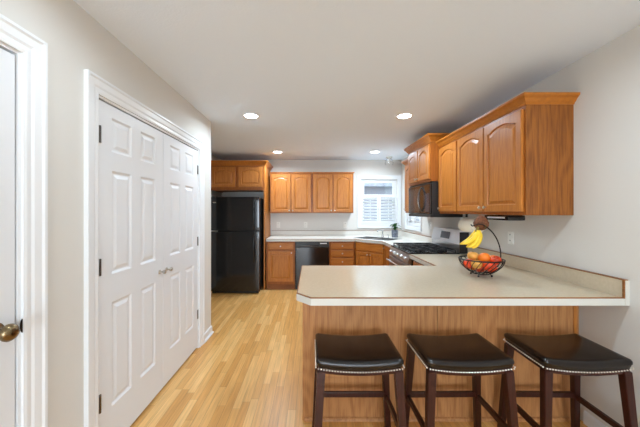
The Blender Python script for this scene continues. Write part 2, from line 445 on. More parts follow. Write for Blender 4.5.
def hinge_bm():
    bm = B(); box(bm, -0.004, 0.018, -0.004, 0.004, -0.045, 0.045)
    lathe(bm, [(0.0075, -0.047), (0.0075, 0.047)], 10, Matrix.Translation((-0.002, -0.009, 0)))
    return bm
for o, kx, hx in ((dA, wd-0.05, 0.0), (dB, 0.05, wd)):
    link('door_knob', knob_bm(), M['nickel'], o, True, (kx, 0, 0.92))
    for z in (0.33, 1.08, 1.81):
        h = link('hinge', hinge_bm(), M['darksteel'], o, False, (hx, -0.003, z))
        if hx > 0.1: h.rotation_euler = (0, 0, PI); h.location.y = -0.001
w4 = D1[1]-D1[0]-0.032
d4 = six_panel('door_4', D1[0]+0.014, w4, 2.012)
bm = B(); lathe(bm, [(0.034, 0), (0.034, 0.006), (0.020, 0.012), (0.012, 0.02), (0.012, 0.034), (0.022, 0.042), (0.031, 0.052), (0.032, 0.062), (0.024, 0.074), (0.012, 0.079), (0, 0.08)], 28, Matrix.Rotation(PI/2, 4, 'X'))
link('door_knob', bm, M['brass'], d4, True, (w4-0.076, 0, 0.950))
bm = bx(w4-0.001, w4+0.003, 0.004, 0.03, 0.91, 0.98); link('latch_plate', bm, M['darkmetal'], d4)
# strike lip that curls onto the casing
bm = B(); lathe(bm, [(0.0, 0), (0.012, 0), (0.012, 0.003), (0, 0.003)], 16, Matrix.Translation((XL+0.004, D1[1]+0.002, 0.950)) @ Matrix.Rotation(PI/2, 4, 'Y') @ Matrix.Diagonal((2.4, 0.9, 1, 1)))
o = struct('trim_5', bm, M['darkmetal'])

BASE = [(0, 0), (0.012, 0), (0.012, 0.07), (0.007, 0.085), (0, 0.085)]
def baseboard(name, path):
    prof = [(o, h) for o, h in BASE] + []
    bm = sweep(B(), path[::-1], prof, lambda a, b, h: (a, b, h)); return struct(name, bm, M['trim'])
def shoe(name, path):
    return struct(name, sweep(B(), path[::-1], [(0.012, 0), (0.026, 0), (0.022, 0.012), (0.012, 0.018)], lambda a, b, h: (a, b, h)), M['trim'])
baseboard('baseboard_left', [(XK+0.01, YC), (XL, YC), (XL, D2[1]+0.091)])
shoe('baseboard_left_shoe', [(XK+0.02, YC), (XL, YC), (XL, D2[1]+0.091)])
baseboard('baseboard_left_middle', [(XL, D2[0]-0.091), (XL, D1[1]+0.091)])
baseboard('baseboard_left_rear', [(XL, D1[0]-0.091), (XL, YF)])
baseboard('baseboard_right', [(XR, 1.90), (XR, YF)][::-1])

# ------------------------------------------------------------------ windows with cafe shutters
def window(name, w, h, loc, rz, cas):
    """opening w x h, local x 0..w, front at y=0 (room side -Y), wall depth +y"""
    r = B(); f = 0.04
    for x in (0, w-f): box(r, x, x+f, 0.05, 0.10, 0, h)
    box(r, f, w-f, 0.05, 0.10, 0, f); box(r, f, w-f, 0.05, 0.10, h-f, h)
    o = struct(name, r, M['trim']); o.location = loc; o.rotation_euler = (0, 0, rz)
    c = B(); prof = [(0, 0), (0, 0.012), (0.02, 0.016), (0.05, 0.018), (cas, 0.02), (cas, 0)]
    path = [(0, 0), (0, h), (w, h), (w, 0)][::-1]
    sweep(c, path, prof, lambda a, b, hh: (a, -hh, b), closed=True)
    link('window_casing', c, M['trim'], o)
    s = B(); f2 = 0.075
    for x in (f, w-f2): box(s, x, x+f2-f, 0.055, 0.085, f, h-f)
    box(s, f2, w-f2, 0.055, 0.085, f, f2); box(s, f2, w-f2, 0.055, 0.085, h-f2, h-f)
    box(s, f2, w-f2, 0.06, 0.08, h*0.5-0.015, h*0.5+0.015)
    link('window_sash', s, M['trim'], o)
    link('window_pane', bx(f2, w-f2, 0.068, 0.072, f2, h-f2), M['pane'], o)
    return o
def shutter(label, w, h, loc, rz, hinge_side):
    t = thing('plantation_shutter', label, 'shutter', loc, rz, 'white cafe shutters')
    s = B(); st = 0.032
    for x in (0, w-st): box(s, x, x+st, -0.012, 0.012, 0, h, 0.002)
    box(s, st, w-st, -0.011, 0.011, 0, 0.05); box(s, st, w-st, -0.011, 0.011, h-0.06, h)
    link('shutter_frame', s, M['trim'], t)
    n = 8; zz0, zz1 = 0.05, h-0.06; p = (zz1-zz0)/n
    for k in range(n):
        z = zz0+p*(k+0.5)
        l = B(); box(l, st, w-st, -0.027, 0.027, -0.004, 0.004, 0.003, 2)
        bmesh.ops.rotate(l, verts=l.verts, cent=(0, 0, 0), matrix=Matrix.Rotation(math.radians(-38), 3, 'X'))
        link('louver', l, M['trim'], t, True, (0, 0, z))
    k = B(); box(k, w/2-0.004, w/2+0.004, -0.036, -0.028, 0.07, h-0.08); link('tilt_rod', k, M['trim'], t)
    for z in (0.08, h-0.1):
        x = -0.004 if hinge_side < 0 else w+0.004
        link('hinge', lathe(B(), [(0.006, -0.03), (0.006, 0.03)], 8), M['nickel'], t, True, (x, -0.016, z))
    kn = -1 if hinge_side > 0 else 1
    x = w-0.016 if kn > 0 else 0.016
    link('knob', lathe(B(), [(0.004, 0), (0.004, 0.008), (0.010, 0.013), (0.009, 0.02), (0, 0.022)], 12, Matrix.Rotation(PI/2, 4, 'X')), M['nickel'], t, True, (x, -0.012, h*0.5))
    return t
def cafe(w, loc, rz, la, lb):
    # two leaves standing in the lower part of the window opening, just proud of the sash
    ww = (w-0.02)/2; R = Matrix.Rotation(rz, 3, 'Z')
    for x, lab, s in ((0.005, la, -1), (0.015+ww, lb, 1)):
        shutter(lab, ww, 0.60, tuple(Vector(loc)+R @ Vector((x, 0.018, 0.004))), rz, s)
window('window_1', BWX1-BWX0, WZ1-WZ0, (BWX0, YB, WZ0), 0, 0.072)
window('window_2', RWY1-RWY0, WZ1-WZ0, (XR, RWY1, WZ0), -PI/2, 0.072)
cafe(BWX1-BWX0, (BWX0, YB, WZ0), 0, 'white louvered shutter leaf on the left of the back window above the sink', 'white louvered shutter leaf on the right of the back window, behind the potted plant')
cafe(RWY1-RWY0, (XR, RWY1, WZ0), -PI/2, 'white louvered shutter leaf of the side window, the one nearer the back corner', 'white louvered shutter leaf of the side window, the one nearer the microwave')
# outside
o = struct('ground_outside', bx(-30, 30, 5.95, 40, -0.5, -0.3), M['grass'])
nb = thing('neighbouring_house', 'grey sided house with pale roof seen outside the back window', 'house', (3, 16, -0.3))
bm = B(); box(bm, -7, 8, 0, 8, 0, 3.1)
for k in range(20): box(bm, -7, 8, -0.03, 0, k*0.155, k*0.155+0.14)
link('siding_wall', bm, M['siding'], nb)
bm = B()
for k in range(22):
    z = 3.05+k*0.14; y = -0.5+k*0.2
    box(bm, -7.4, 8.4, y, y+0.24, z, z+0.14)
link('roof', bm, M['roof'], nb)
nb2 = thing('garden_fence', 'pale board fence outside the side window', 'fence', (7, 5.0, -0.4))
bm = B()
for k in range(60): box(bm, 0, 0.03, -5+k*0.19, -5+k*0.19+0.17, 0, 2.2)
link('board_panel', bm, M['siding'], nb2)

# ------------------------------------------------------------------ cabinets
def arched_door(w, h, t=0.019, arch=True, st=0.052):
    """raised-panel door, front y=-t .. back y=0, x 0..w, z 0..h"""
    bm = B(); N = 22; K = 6
    def contour(ins, y, top_arch, outer):
        x0, x1, z0 = ins, w-ins, ins
        pts = []
        for k in range(K): pts.append((x0+(x1-x0)*k/K, z0))
        topS = h-ins-(0.028 if (top_arch and not outer) else 0)     # shoulder height
        for k in range(K): pts.append((x1, z0+(topS-z0)*k/K))
        for k in range(N):
            u = k/N*2-1
            z = topS
            if top_arch and not outer:
                a = max(0.0, 1-(abs(u)/0.86)**2.2); z = topS+0.034*min(1, a*1.0)
            pts.append((x1-(x1-x0)*k/N, z))
        for k in range(K): pts.append((x0, topS-(topS-z0)*k/K))
        return [bm.verts.new((x, y, z)) for x, z in pts]
    A = arch
    rings = [contour(0, 0, A, True), contour(0, -t+0.004, A, True), contour(0.004, -t, A, True), contour(st, -t, A, False), contour(st+0.003, -t+0.009, A, False),
             contour(st+0.010, -t+0.010, A, False), contour(st+0.034, -t+0.002, A, False)]
    n = len(rings[0])
    for a, b in zip(rings, rings[1:]):
        for i in range(n): bm.faces.new((a[i], a[(i+1) % n], b[(i+1) % n], b[i]))
    bm.faces.new(rings[0][::-1]); bm.faces.new(rings[-1])
    return bm
def drawer_bm(w, h, t=0.019):
    bm = B(); rings = []
    for ins, y in ((0, 0), (0, -t+0.006), (0.008, -t+0.001), (0.012, -t)):
        rings.append([bm.verts.new((x, y, z)) for x, z in ((ins, ins), (w-ins, ins), (w-ins, h-ins), (ins, h-ins))])
    for a, b in zip(rings, rings[1:]):
        for i in range(4): bm.faces.new((a[i], a[(i+1) % 4], b[(i+1) % 4], b[i]))
    bm.faces.new(rings[0][::-1]); bm.faces.new(rings[-1]); return bm
def cab_knob(parent, x, z):
    bm = lathe(B(), [(0.006, 0), (0.005, 0.010), (0.012, 0.015), (0.013, 0.020), (0.008, 0.025), (0, 0.026)], 14, Matrix.Rotation(PI/2, 4, 'X'))
    return link('knob', bm, M['nickel'], parent, True, (x, -0.019, z))
def add_door(t, x, z, w, h, kx=None, kz=None, arch=True, name='door'):
    o = link(name, arched_door(w, h, arch=arch), M['oak'], t, False, (x, -0.001, z))
    if kx is not None: cab_knob(o, kx, kz)
    return o
def add_drawer(t, x, z, w, h, knob=True):
    o = link('drawer', drawer_bm(w, h), M['oak_h'], t, False, (x, -0.001, z))
    if knob: cab_knob(o, w/2, h/2)
    return o
CROWN = [(0, 0), (0.006, 0), (0.009, 0.010), (0.018, 0.018), (0.030, 0.036), (0.046, 0.048), (0.050, 0.054), (0.050, 0.066), (0, 0.066)]
CROWN_BIG = [(0, 0), (0.006, 0), (0.009, 0.014), (0.020, 0.026), (0.036, 0.052), (0.052, 0.066), (0.056, 0.072), (0.056, 0.088), (0, 0.088)]
CROWN_S = [(0, 0), (0.006, 0), (0.018, 0.012), (0.018, 0.022), (0, 0.022)]
def crown(t, path, prof, z):
    # path runs with the outside on its right
    return link('crown_molding', sweep(B(), path, prof, lambda a, b, h: (a, b, z+h)), M['oakcrown'], t)
def carcass(t, w, d, z0, z1, m='oakframe_shaded', toe=False):
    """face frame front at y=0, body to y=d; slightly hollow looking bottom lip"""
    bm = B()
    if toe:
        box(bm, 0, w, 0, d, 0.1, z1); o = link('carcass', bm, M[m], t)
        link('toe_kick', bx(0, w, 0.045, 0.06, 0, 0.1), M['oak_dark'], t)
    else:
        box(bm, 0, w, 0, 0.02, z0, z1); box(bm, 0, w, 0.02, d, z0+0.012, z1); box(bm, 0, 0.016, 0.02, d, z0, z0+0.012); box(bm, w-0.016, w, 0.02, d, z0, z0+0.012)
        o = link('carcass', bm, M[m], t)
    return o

# --- back wall uppers
BU = 5.46
def wall_cab(label, x0, w, knobs=True):
    t = thing('wall_cabinet', label, 'cabinet', (x0, BU, 0))
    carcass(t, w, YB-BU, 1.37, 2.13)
    g = 0.018; m = 0.022; dw = (w-2*m-g)/2
    for k in (0, 1):
        add_door(t, m+k*(dw+g), 1.39, dw, 0.715, dw-0.025 if k == 0 else 0.025, 0.03)
    return t
tA = wall_cab('oak two-door wall cabinet on the back wall, next to the fridge surround', -0.80, 0.80)
crown(tA, [(0, 0), (0.80, 0)], CROWN_S, 2.13)
tB = wall_cab('oak two-door wall cabinet on the back wall, left of the shuttered window', 0.004, 0.786)
crown(tB, [(0, 0), (0.786, 0), (0.786, 0.31)], CROWN_S, 2.13)

# --- cabinet over the fridge with its tall end panel
FY = 5.10
t = thing('refrigerator_cabinet', 'oak two-door cabinet over the black fridge with tall oak end panel', 'cabinet', (XK+0.005, FY, 0))
w = -0.84-0.02-(XK+0.005)
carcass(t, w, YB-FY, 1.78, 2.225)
add_door(t, 0.03, 1.835, 0.423, 0.36); add_door(t, 0.508, 1.835, 0.423, 0.36)
link('end_panel', bx(w, w+0.022, -0.004, YB-FY, 0, 2.225), M['oak'], t)
crown(t, [(0, -0.004), (w+0.022, -0.004), (w+0.022, YB-FY-0.01)], CROWN_BIG, 2.215)

# --- right wall uppers (rotated so the fronts face the aisle)
RX = 1.485
def right_cab(label, y_far, w, x, z0, z1, name='wall_cabinet'):
    t = thing(name, label, 'cabinet', (x, y_far, 0), -PI/2)
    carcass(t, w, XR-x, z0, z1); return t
t = right_cab('oak wall cabinet with two arched doors at the near end of the right wall', 2.905, 0.917, RX, 1.38, 2.16)
add_door(t, 0.012, 1.405, 0.44, 0.72, 0.44-0.03, 0.035); add_door(t, 0.012+0.45, 1.405, 0.437, 0.72, 0.03, 0.035)
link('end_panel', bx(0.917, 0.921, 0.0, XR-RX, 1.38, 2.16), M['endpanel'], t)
crown(t, [(0, 0), (0.921, 0), (0.921, XR-RX)], CROWN, 2.148)
t = right_cab('narrow oak wall cabinet with one arched door, just before the microwave', 3.325, 0.418, RX, 1.38, 2.16)
add_door(t, 0.012, 1.405, 0.40, 0.72, 0.03, 0.035)
crown(t, [(0, 0), (0.418, 0)], CROWN, 2.148)
OX = 1.385
t = right_cab('oak two-door cabinet mounted above the black microwave', 4.085, 0.757, OX, 1.76, 2.225)
add_door(t, 0.02, 1.79, 0.345, 0.405, 0.345-0.025, 0.03); add_door(t, 0.39, 1.79, 0.345, 0.405, 0.025, 0.03)
crown(t, [(0, XR-OX-0.01), (0, 0), (0.757, 0), (0.757, XR-OX)], CROWN_BIG, 2.215)
t = right_cab('oak single-door wall cabinet beyond the microwave, beside the side window', 4.545, 0.455, RX, 1.38, 2.14)
add_door(t, 0.02, 1.405, 0.415, 0.71, 0.03, 0.035)
crown(t, [(0, XR-RX), (0, 0), (0.39, 0)], CROWN, 2.13)

# --- base cabinets on the back wall
BY = 5.11; CH = 0.868
t = thing('base_cabinet', 'oak base cabinet with one drawer over one door, between fridge and dishwasher', 'cabinet', (-0.815, BY, 0))
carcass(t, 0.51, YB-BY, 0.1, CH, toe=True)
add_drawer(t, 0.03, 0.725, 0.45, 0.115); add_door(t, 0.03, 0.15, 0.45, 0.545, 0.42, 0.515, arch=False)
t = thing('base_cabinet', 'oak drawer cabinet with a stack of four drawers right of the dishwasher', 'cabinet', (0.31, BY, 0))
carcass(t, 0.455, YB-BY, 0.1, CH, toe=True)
for z, h in ((0.735, 0.105), (0.595, 0.12), (0.44, 0.135), (0.15, 0.27)): add_drawer(t, 0.03, z, 0.40, h)
# diagonal sink base
P0 = Vector((0.777, 5.11)); P1 = Vector((1.197, 4.69)); L = (P1-P0).length
t = thing('sink_cabinet', 'oak corner sink cabinet set diagonally, false drawer front over two doors', 'cabinet', (P0.x, P0.y, 0), -PI/4)
bm = bx(0, L, 0, 0.02, 0.1, CH); R45 = Matrix.Rotation(PI/4, 3, 'Z')
def loc45(x, y): v = R45 @ Vector((x-P0.x, y-P0.y, 0)); return (v.x, v.y)
prism(bm, [loc45(P0.x+0.012, P0.y+0.012), loc45(P1.x+0.012, P1.y+0.012), loc45(XR-0.002, P1.y+0.012), loc45(XR-0.002, YB-0.002), loc45(P0.x+0.012, YB-0.002)], 0.1, 0.66)
link('carcass', bm, M['oak'], t)
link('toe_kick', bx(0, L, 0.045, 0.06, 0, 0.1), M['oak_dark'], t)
add_drawer(t, 0.02, 0.72, L-0.04, 0.13, False)
dw = (L-0.05)/2
add_door(t, 0.02, 0.15, dw, 0.545, dw-0.025, 0.51, arch=False); add_door(t, 0.03+dw, 0.15, dw, 0.545, 0.025, 0.51, arch=False)
# right run
t = thing('base_cabinet', 'narrow oak base cabinet between the sink corner and the range', 'cabinet', (1.19, 4.69, 0), -PI/2)
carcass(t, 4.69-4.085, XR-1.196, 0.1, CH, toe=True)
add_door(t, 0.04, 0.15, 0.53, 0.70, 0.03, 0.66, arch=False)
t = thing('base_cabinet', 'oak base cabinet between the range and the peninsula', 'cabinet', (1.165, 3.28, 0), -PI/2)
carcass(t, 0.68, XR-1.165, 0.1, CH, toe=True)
add_drawer(t, 0.03, 0.725, 0.62, 0.115); add_door(t, 0.03, 0.15, 0.62, 0.545, 0.03, 0.51, arch=False)

# --- dishwasher
t = thing('dishwasher', 'black dishwasher under the back counter', 'dishwasher', (-0.297, BY, 0))
link('tub', bx(0, 0.6, 0.0, 0.58, 0.1, 0.866), M['black_soft'], t)
link('door_panel', bx(0.004, 0.596, -0.022, 0, 0.11, 0.765, 0.006), M['black'], t)
c = link('control_panel', bx(0.004, 0.596, -0.026, 0, 0.77, 0.862, 0.006), M['black_soft'], t)
link('button_strip', bx(0.44, 0.56, -0.028, -0.026, 0.825, 0.842), M['steelpaint'], c)
link('handle', bx(0.1, 0.42, -0.04, -0.024, 0.785, 0.803, 0.004), M['black'], c)
link('kick_plate', bx(0.0, 0.6, 0.05, 0.06, 0, 0.1), M['black_soft'], t)

# --- counters
TH = 0.914
def slab(name, poly, z0, z1, m, parent=None):
    return link(name, prism(B(), poly, z0, z1), m, parent)
XBS = 1.787
t = thing('peninsula_countertop', 'cream laminate peninsula countertop with clipped corner and oak edge strip', 'countertop', (0, 0, 0))
pl = [(-0.09, 1.735), (-0.005, 1.64), (XR, 1.64), (XR, 3.285), (1.125, 3.285), (1.125, 2.60), (-0.09, 2.60)]
slab('laminate_top', pl, 0.8695, TH, M['laminate'], t)
edge = [(1.125, 3.285), (1.125, 2.60), (-0.09, 2.60), (-0.09, 1.735), (-0.005, 1.64), (XR-0.001, 1.64)]
link('edge_band', sweep(B(), edge[::-1][0:6][::-1], [(0.0, 0.8685), (0.0, 0.9085), (0.004, 0.9085), (0.004, 0.8685)], lambda a, b, h: (a, b, h)), M['lam_edge'], t)
link('edge_strip', sweep(B(), edge, [(-0.004, 0.9085), (-0.004, 0.9150), (0.001, 0.9150), (0.004, 0.9110), (0.004, 0.9085)], lambda a, b, h: (a, b, h)), M['strip'], t)
b = link('backsplash', bx(XBS, XR, 1.645, 3.285, TH, 1.012), M['laminate'], t)
bm = bx(XBS-0.003, XR-0.006, 1.636, 3.285, 1.012, 1.017); box(bm, XBS-0.003, XBS+0.005, 1.636, 1.645, TH, 1.012); link('edge_strip', bm, M['strip'], b)
link('end_cap', bx(XBS+0.005, XR, 1.634, 1.645, 0.8695, 1.012), M['lam_edge'], b)

# back counter with sink cut-out
t2 = thing('corner_countertop', 'pale laminate countertop running from the fridge round the sink corner to the range', 'countertop', (0, 0, 0))
pl = [(-0.815, 5.08), (0.762, 5.08), (1.162, 4.68), (1.162, 4.083), (XR, 4.083), (XR, YB), (-0.815, YB)]
top = slab('laminate_top', pl, 0.8695, TH, M['lam_white'], t2)
SC = Vector((1.165, 5.150)); SR = -PI/4
def boolcut(obj, cutters):
    for bmc in cutters:
        c = link('cutter', bmc); c.location = (SC.x, SC.y, 0); c.rotation_euler = (0, 0, SR)
        m = obj.modifiers.new('b', 'BOOLEAN'); m.object = c; m.solver = 'EXACT'; m.operation = 'DIFFERENCE'
        bpy.context.view_layer.update()
        dg = bpy.context.evaluated_depsgraph_get()
        me = bpy.data.meshes.new_from_object(obj.evaluated_get(dg))
        obj.modifiers.clear(); obj.data = me
        bpy.data.objects.remove(c)
boolcut(top, [bx(-0.345, 0.345, -0.195, 0.175, 0.8, 1.0)])
link('edge_strip', sweep(B(), [(1.162, 4.083), (1.162, 4.68), (0.762, 5.08), (-0.815, 5.08)][::-1], [(0, 0.9075), (0, 0.9145), (0.003, 0.911), (0.003, 0.9075)], lambda a, b, h: (a, b, h)), M['strip'], t2)
link('edge_band', sweep(B(), [(1.162, 4.083), (1.162, 4.68), (0.762, 5.08), (-0.815, 5.08)][::-1], [(0, 0.8685), (0, 0.9075), (0.003, 0.9075), (0.003, 0.8685)], lambda a, b, h: (a, b, h)), M['lam_edge'], t2)
bm = bx(-0.815, XR, 5.755, YB, TH, 1.012); box(bm, XBS, XR, 4.083, 5.755, TH, 1.012); b = link('backsplash', bm, M['lam_white'], t2)
bm = bx(-0.815, XBS, 5.752, YB-0.002, 1.012, 1.017); box(bm, XBS-0.003, XR-0.002, 4.083, 5.752, 1.012, 1.017); link('edge_strip', bm, M['strip'], b)

# --- peninsula base
t = thing('peninsula_cabinet', 'oak veneered back of the peninsula behind the stools', 'cabinet', (0, 0, 0))
PY = 1.932
link('carcass', bx(-0.05, XR-0.002, PY+0.012, 2.56, 0.0, 0.8685), M['panel'], t)
link('veneer_panel', bx(-0.05, 0.845, PY, PY+0.012, 0.02, 0.8685), M['panel'], t)
o = link('veneer_panel', bx(-0.05, 0.866, PY, PY+0.012, 0.02, 0.8685), M['panel'], t, loc=(0.898, 0, 0)); 
link('corner_trim', bx(-0.064, -0.05, PY-0.006, PY+0.03, 0, 0.8685, 0.002), M['panel'], t)
link('corner_trim', bx(1.764, 1.785, PY-0.006, PY+0.0, 0, 0.8685, 0.002), M['oak'], t)
link('shoe_molding', sweep(B(), [(-0.05, PY), (XR-0.02, PY)], [(0, 0), (0.018, 0), (0.015, 0.012), (0.006, 0.02), (0, 0.02)], lambda a, b, h: (a, b, h)), M['panel'], t)

# ------------------------------------------------------------------ sink, faucet, plant
t = thing('sink', 'stainless double-bowl sink dropped into the corner counter', 'sink', (SC.x, SC.y, TH), SR)
bm = B()
ox, oy0, oy1 = 0.365, -0.215, 0.235
# rim ring with two bowls
xs = [-ox, -0.335, -0.015, 0.015, 0.335, ox]; ys = [oy0, -0.185, 0.165, oy1]
for i in range(5):
    for j in range(3):
        if j == 1 and i in (1, 3): continue
        box(bm, xs[i], xs[i+1], ys[j], ys[j+1], 0.0005, 0.006)
link('rim', bm, M['steel'], t)
for x0, x1 in ((-0.335, -0.015), (0.015, 0.335)):
    bm = B(); q = 0.004
    box(bm, x0, x0+q, -0.185, 0.165, -0.18, 0.002); box(bm, x1-q, x1, -0.185, 0.165, -0.18, 0.002)
    box(bm, x0, x1, -0.185, -0.181, -0.18, 0.002); box(bm, x0, x1, 0.161, 0.165, -0.18, 0.002); box(bm, x0, x1, -0.185, 0.165, -0.184, -0.18)
    bo = link('bowl', bm, M['steel'], t)
    link('drain', lathe(B(), [(0.04, -0.179), (0.04, -0.176), (0.02, -0.177), (0, -0.177)], 18, Matrix.Translation(((x0+x1)/2, 0, 0))), M['chrome'], bo, True)
fv = SC + Vector((0.2, 0.2)).normalized()*0.2
t = thing('faucet', 'chrome single-lever faucet at the back of the corner sink', 'faucet', (fv.x, fv.y, TH+0.006), SR)
link('base_plate', lathe(B(), [(0.028, 0), (0.028, 0.006), (0.02, 0.012), (0.017, 0.05), (0.017, 0.06)], 18), M['chrome'], t, True)
pts = [(0, 0, 0.05), (0, 0, 0.10)] + [(0, -0.10+0.10*math.cos(a), 0.10+0.035*math.sin(a)) for a in [PI*k/10 for k in range(1, 9)]]
link('spout', tube(B(), pts, 0.012, 10), M['chrome'], t, True)
link('lever', tube(B(), [(0.0, 0.0, 0.10), (0.0, 0.02, 0.125), (0.0, 0.05, 0.145)], 0.006, 8), M['chrome'], t, True)
t = thing('soap_dispenser', 'small chrome soap dispenser pump beside the sink faucet', 'dispenser', (fv.x+0.085, fv.y-0.085, TH+0.006), SR)
link('collar', lathe(B(), [(0.016, 0), (0.016, 0.006), (0.007, 0.01), (0.006, 0.05)], 14), M['chrome'], t, True)
link('nozzle', tube(B(), [(0, 0, 0.05), (0, -0.01, 0.058), (0, -0.05, 0.054)], 0.005, 8), M['chrome'], t, True)

t = thing('potted_plant', 'small green leafy plant in a blue-grey ceramic pot in the sink corner', 'plant', (1.575, 5.44, TH))
link('pot', lathe(B(), [(0.045, 0), (0.058, 0.002), (0.062, 0.13), (0.065, 0.135), (0.060, 0.137), (0.056, 0.12), (0, 0.12)], 28), M['pot'], t, True)
link('soil', lathe(B(), [(0.054, 0.119), (0.054, 0.124), (0, 0.126)], 20), M['soil'], t)
bm = B()
for k in range(5): a = k*1.26; tube(bm, [(0.01*math.cos(a), 0.01*math.sin(a), 0.12), (0.02*math.cos(a), 0.02*math.sin(a), 0.2), (0.035*math.cos(a), 0.035*math.sin(a), 0.24)], 0.004, 6)
link('stem', bm, M['leaf'], t)
def leaf_bm(length, width):
    bm = B(); n = 9; rows = []
    for i in range(n+1):
        u = i/n; wv = width*math.sin(PI*min(1, u*0.96+0.04))**0.8
        z = length*u*0.75; y = length*(0.05*u+0.55*u*u); z -= 0.25*length*u**3
        rows.append([bm.verts.new((-wv/2, y, z+0.006)), bm.verts.new((0, y, z)), bm.verts.new((wv/2, y, z+0.006))])
    for a, b in zip(rows, rows[1:]):
        for j in (0, 1): bm.faces.new((a[j], a[j+1], b[j+1], b[j]))
    ret = bmesh.ops.solidify(bm, geom=bm.faces[:], thickness=0.0012)
    return bm
lm = None
for k in range(15):
    a = k*2.4; hgt = 0.14+0.006*k; s = 0.85+0.3*random.random()
    if lm is None: o = link('leaf', leaf_bm(0.15, 0.058), M['leaf'], t, True); lm = o
    else: o = lm.copy(); COL.objects.link(o); o.parent = t
    o.location = (0.012*math.cos(a), 0.012*math.sin(a), hgt); o.rotation_euler = (-0.25-0.55*(k%3)/2, 0, a); o.scale = (s, s, s)

# ------------------------------------------------------------------ refrigerator
t = thing('refrigerator', 'tall glossy black top-freezer refrigerator', 'refrigerator', (-1.725, 4.91, 0))
FW = 0.83
link('cabinet_body', bx(0, FW-0.005, 0.0, 0.76, 0.03, 1.635, 0.004), M['black_soft'], t)
def fdoor(z0, z1):
    return rbox(B(), FW/2, 0.03, (z1-z0)/2, 0.014, (16, 6, 16), lambda x, y, z: (x, y-(0.006*(1-(x/(FW/2))**2) if y < 0 else 0), z), (FW/2, -0.034, (z0+z1)/2))
f1 = link('freezer_door', fdoor(1.075, 1.65), M['black'], t, True)
f2 = link('refrigerator_door', fdoor(0.045, 1.065), M['black'], t, True)
def fhandle(z0, z1):
    n = 14; pts = []
    for i in range(n+1):
        u = i/n; pts.append((FW-0.085, -0.072-0.035*math.sin(PI*u)**0.6, z0+(z1-z0)*u))
    return tube(B(), pts, 0.013, 10)
link('handle', fhandle(1.10, 1.60), M['black'], f1, True); link('handle', fhandle(0.55, 1.045), M['black'], f2, True)
link('badge', bx(0.05, 0.10, -0.0665, -0.0605, 1.545, 1.56), M['nickel'], f1)
link('hinge', bx(0.01, 0.12, -0.062, -0.03, 1.065, 1.075), M['nickel'], t)
link('hinge', bx(0.02, 0.10, -0.055, 0.06, 1.65, 1.66, 0.003), M['black_soft'], t)
link('kick_grille', bx(0.02, FW-0.02, -0.03, 0.0, 0.012, 0.042, 0.004), M['black_soft'], t)
for x in (0.06, FW-0.06): link('foot', lathe(B(), [(0.02, 0), (0.02, 0.031)], 12), M['black_soft'], t, loc=(x, 0.02, 0)); link('foot', lathe(B(), [(0.02, 0), (0.02, 0.031)], 12), M['black_soft'], t, loc=(x, 0.7, 0))

# ------------------------------------------------------------------ range (local: front -Y, x 0..0.78)
RW = 4.075-3.295
t = thing('gas_range', 'stainless gas range with black cooktop and raised silver backguard', 'stove', (1.125, 4.075, 0), -PI/2)
D = XR-1.125
link('range_body', bx(0, RW, 0.02, D-0.005, 0.05, 0.905), M['black_soft'], t)
link('cooktop', bx(-0.0, RW, 0.0, D-0.11, 0.905, 0.925, 0.005), M['black'], t)
cp = link('control_panel', None or prism(B(), [(0, 0), (RW, 0), (RW, 0.03), (0, 0.03)], 0.80, 0.903), M['steel'], t)
for v in cp.data.vertices:
    if v.co.z < 0.85 and v.co.y < 0.01: v.co.y = -0.025
for k in range(5):
    x = 0.09+k*(RW-0.18)/4
    bm = lathe(B(), [(0.024, 0), (0.024, 0.006), (0.019, 0.010), (0.018, 0.03), (0.015, 0.034), (0, 0.034)], 20, Matrix.Rotation(PI/2+0.2, 4, 'X'))
    kb = link('knob', bm, M['steel'], cp, True, (x, -0.012, 0.852))
od = link('oven_door', bx(0.008, RW-0.008, -0.03, 0.02, 0.24, 0.79, 0.006), M['steel'], t)
link('oven_window', bx(0.12, RW-0.12, -0.033, -0.029, 0.36, 0.66, 0.002), M['blackglass'], od)
bm = tube(B(), [(0.06, -0.075, 0.735), (RW-0.06, -0.075, 0.735)], 0.013, 12)
for x in (0.09, RW-0.09): tube(bm, [(x, -0.028, 0.735), (x, -0.075, 0.735)], 0.009, 8)
link('handle', bm, M['steel'], od, True)
link('storage_drawer', bx(0.008, RW-0.008, -0.025, 0.02, 0.08, 0.23, 0.006), M['steel'], t)
for (x, y, r) in ((0.17, 0.16, 0.05), (0.17, 0.43, 0.04), (0.39, 0.30, 0.045), (0.61, 0.16, 0.045), (0.61, 0.43, 0.05)):
    link('burner', lathe(B(), [(r, 0.925), (r, 0.935), (r*0.8, 0.938), (r*0.75, 0.945), (0, 0.946)], 20, Matrix.Translation((x, y, 0))), M['iron'], t, True)
gm = None
for k in range(3):
    gx0 = 0.02+k*(RW-0.04)/3; gw = (RW-0.04)/3-0.006
    bm = B(); y0, y1 = 0.03, D-0.14; zt = 0.962; s = 0.012
    for x in (0, gw-s): box(bm, x, x+s, y0, y1, zt-s, zt, 0.002, 1)
    for y in (y0, (y0+y1)/2-s/2, y1-s): box(bm, 0, gw, y, y+s, zt-s, zt, 0.002, 1)
    box(bm, gw/2-s/2, gw/2+s/2, y0, y1, zt-s, zt, 0.002, 1)
    for y in ((y0*3+y1)/4, (y0+3*y1)/4): box(bm, 0.03, gw-0.03, y-s/2, y+s/2, zt-s, zt+0.002, 0.002, 1)
    for x in (0, gw-s):
        for y in (y0, y1-s): box(bm, x, x+s, y, y+s, 0.9255, zt-s)
    link('grate', bm, M['iron'], t, loc=(gx0, 0, 0))
bg_ = link('backguard', prism(B(), [(0.0, D-0.115), (RW, D-0.115), (RW, D-0.01), (0, D-0.01)], 1.02, 1.185), M['steelpaint'], t)
for v in bg_.data.vertices:
    if v.co.z > 1.1 and v.co.y < D-0.05: v.co.y += 0.035
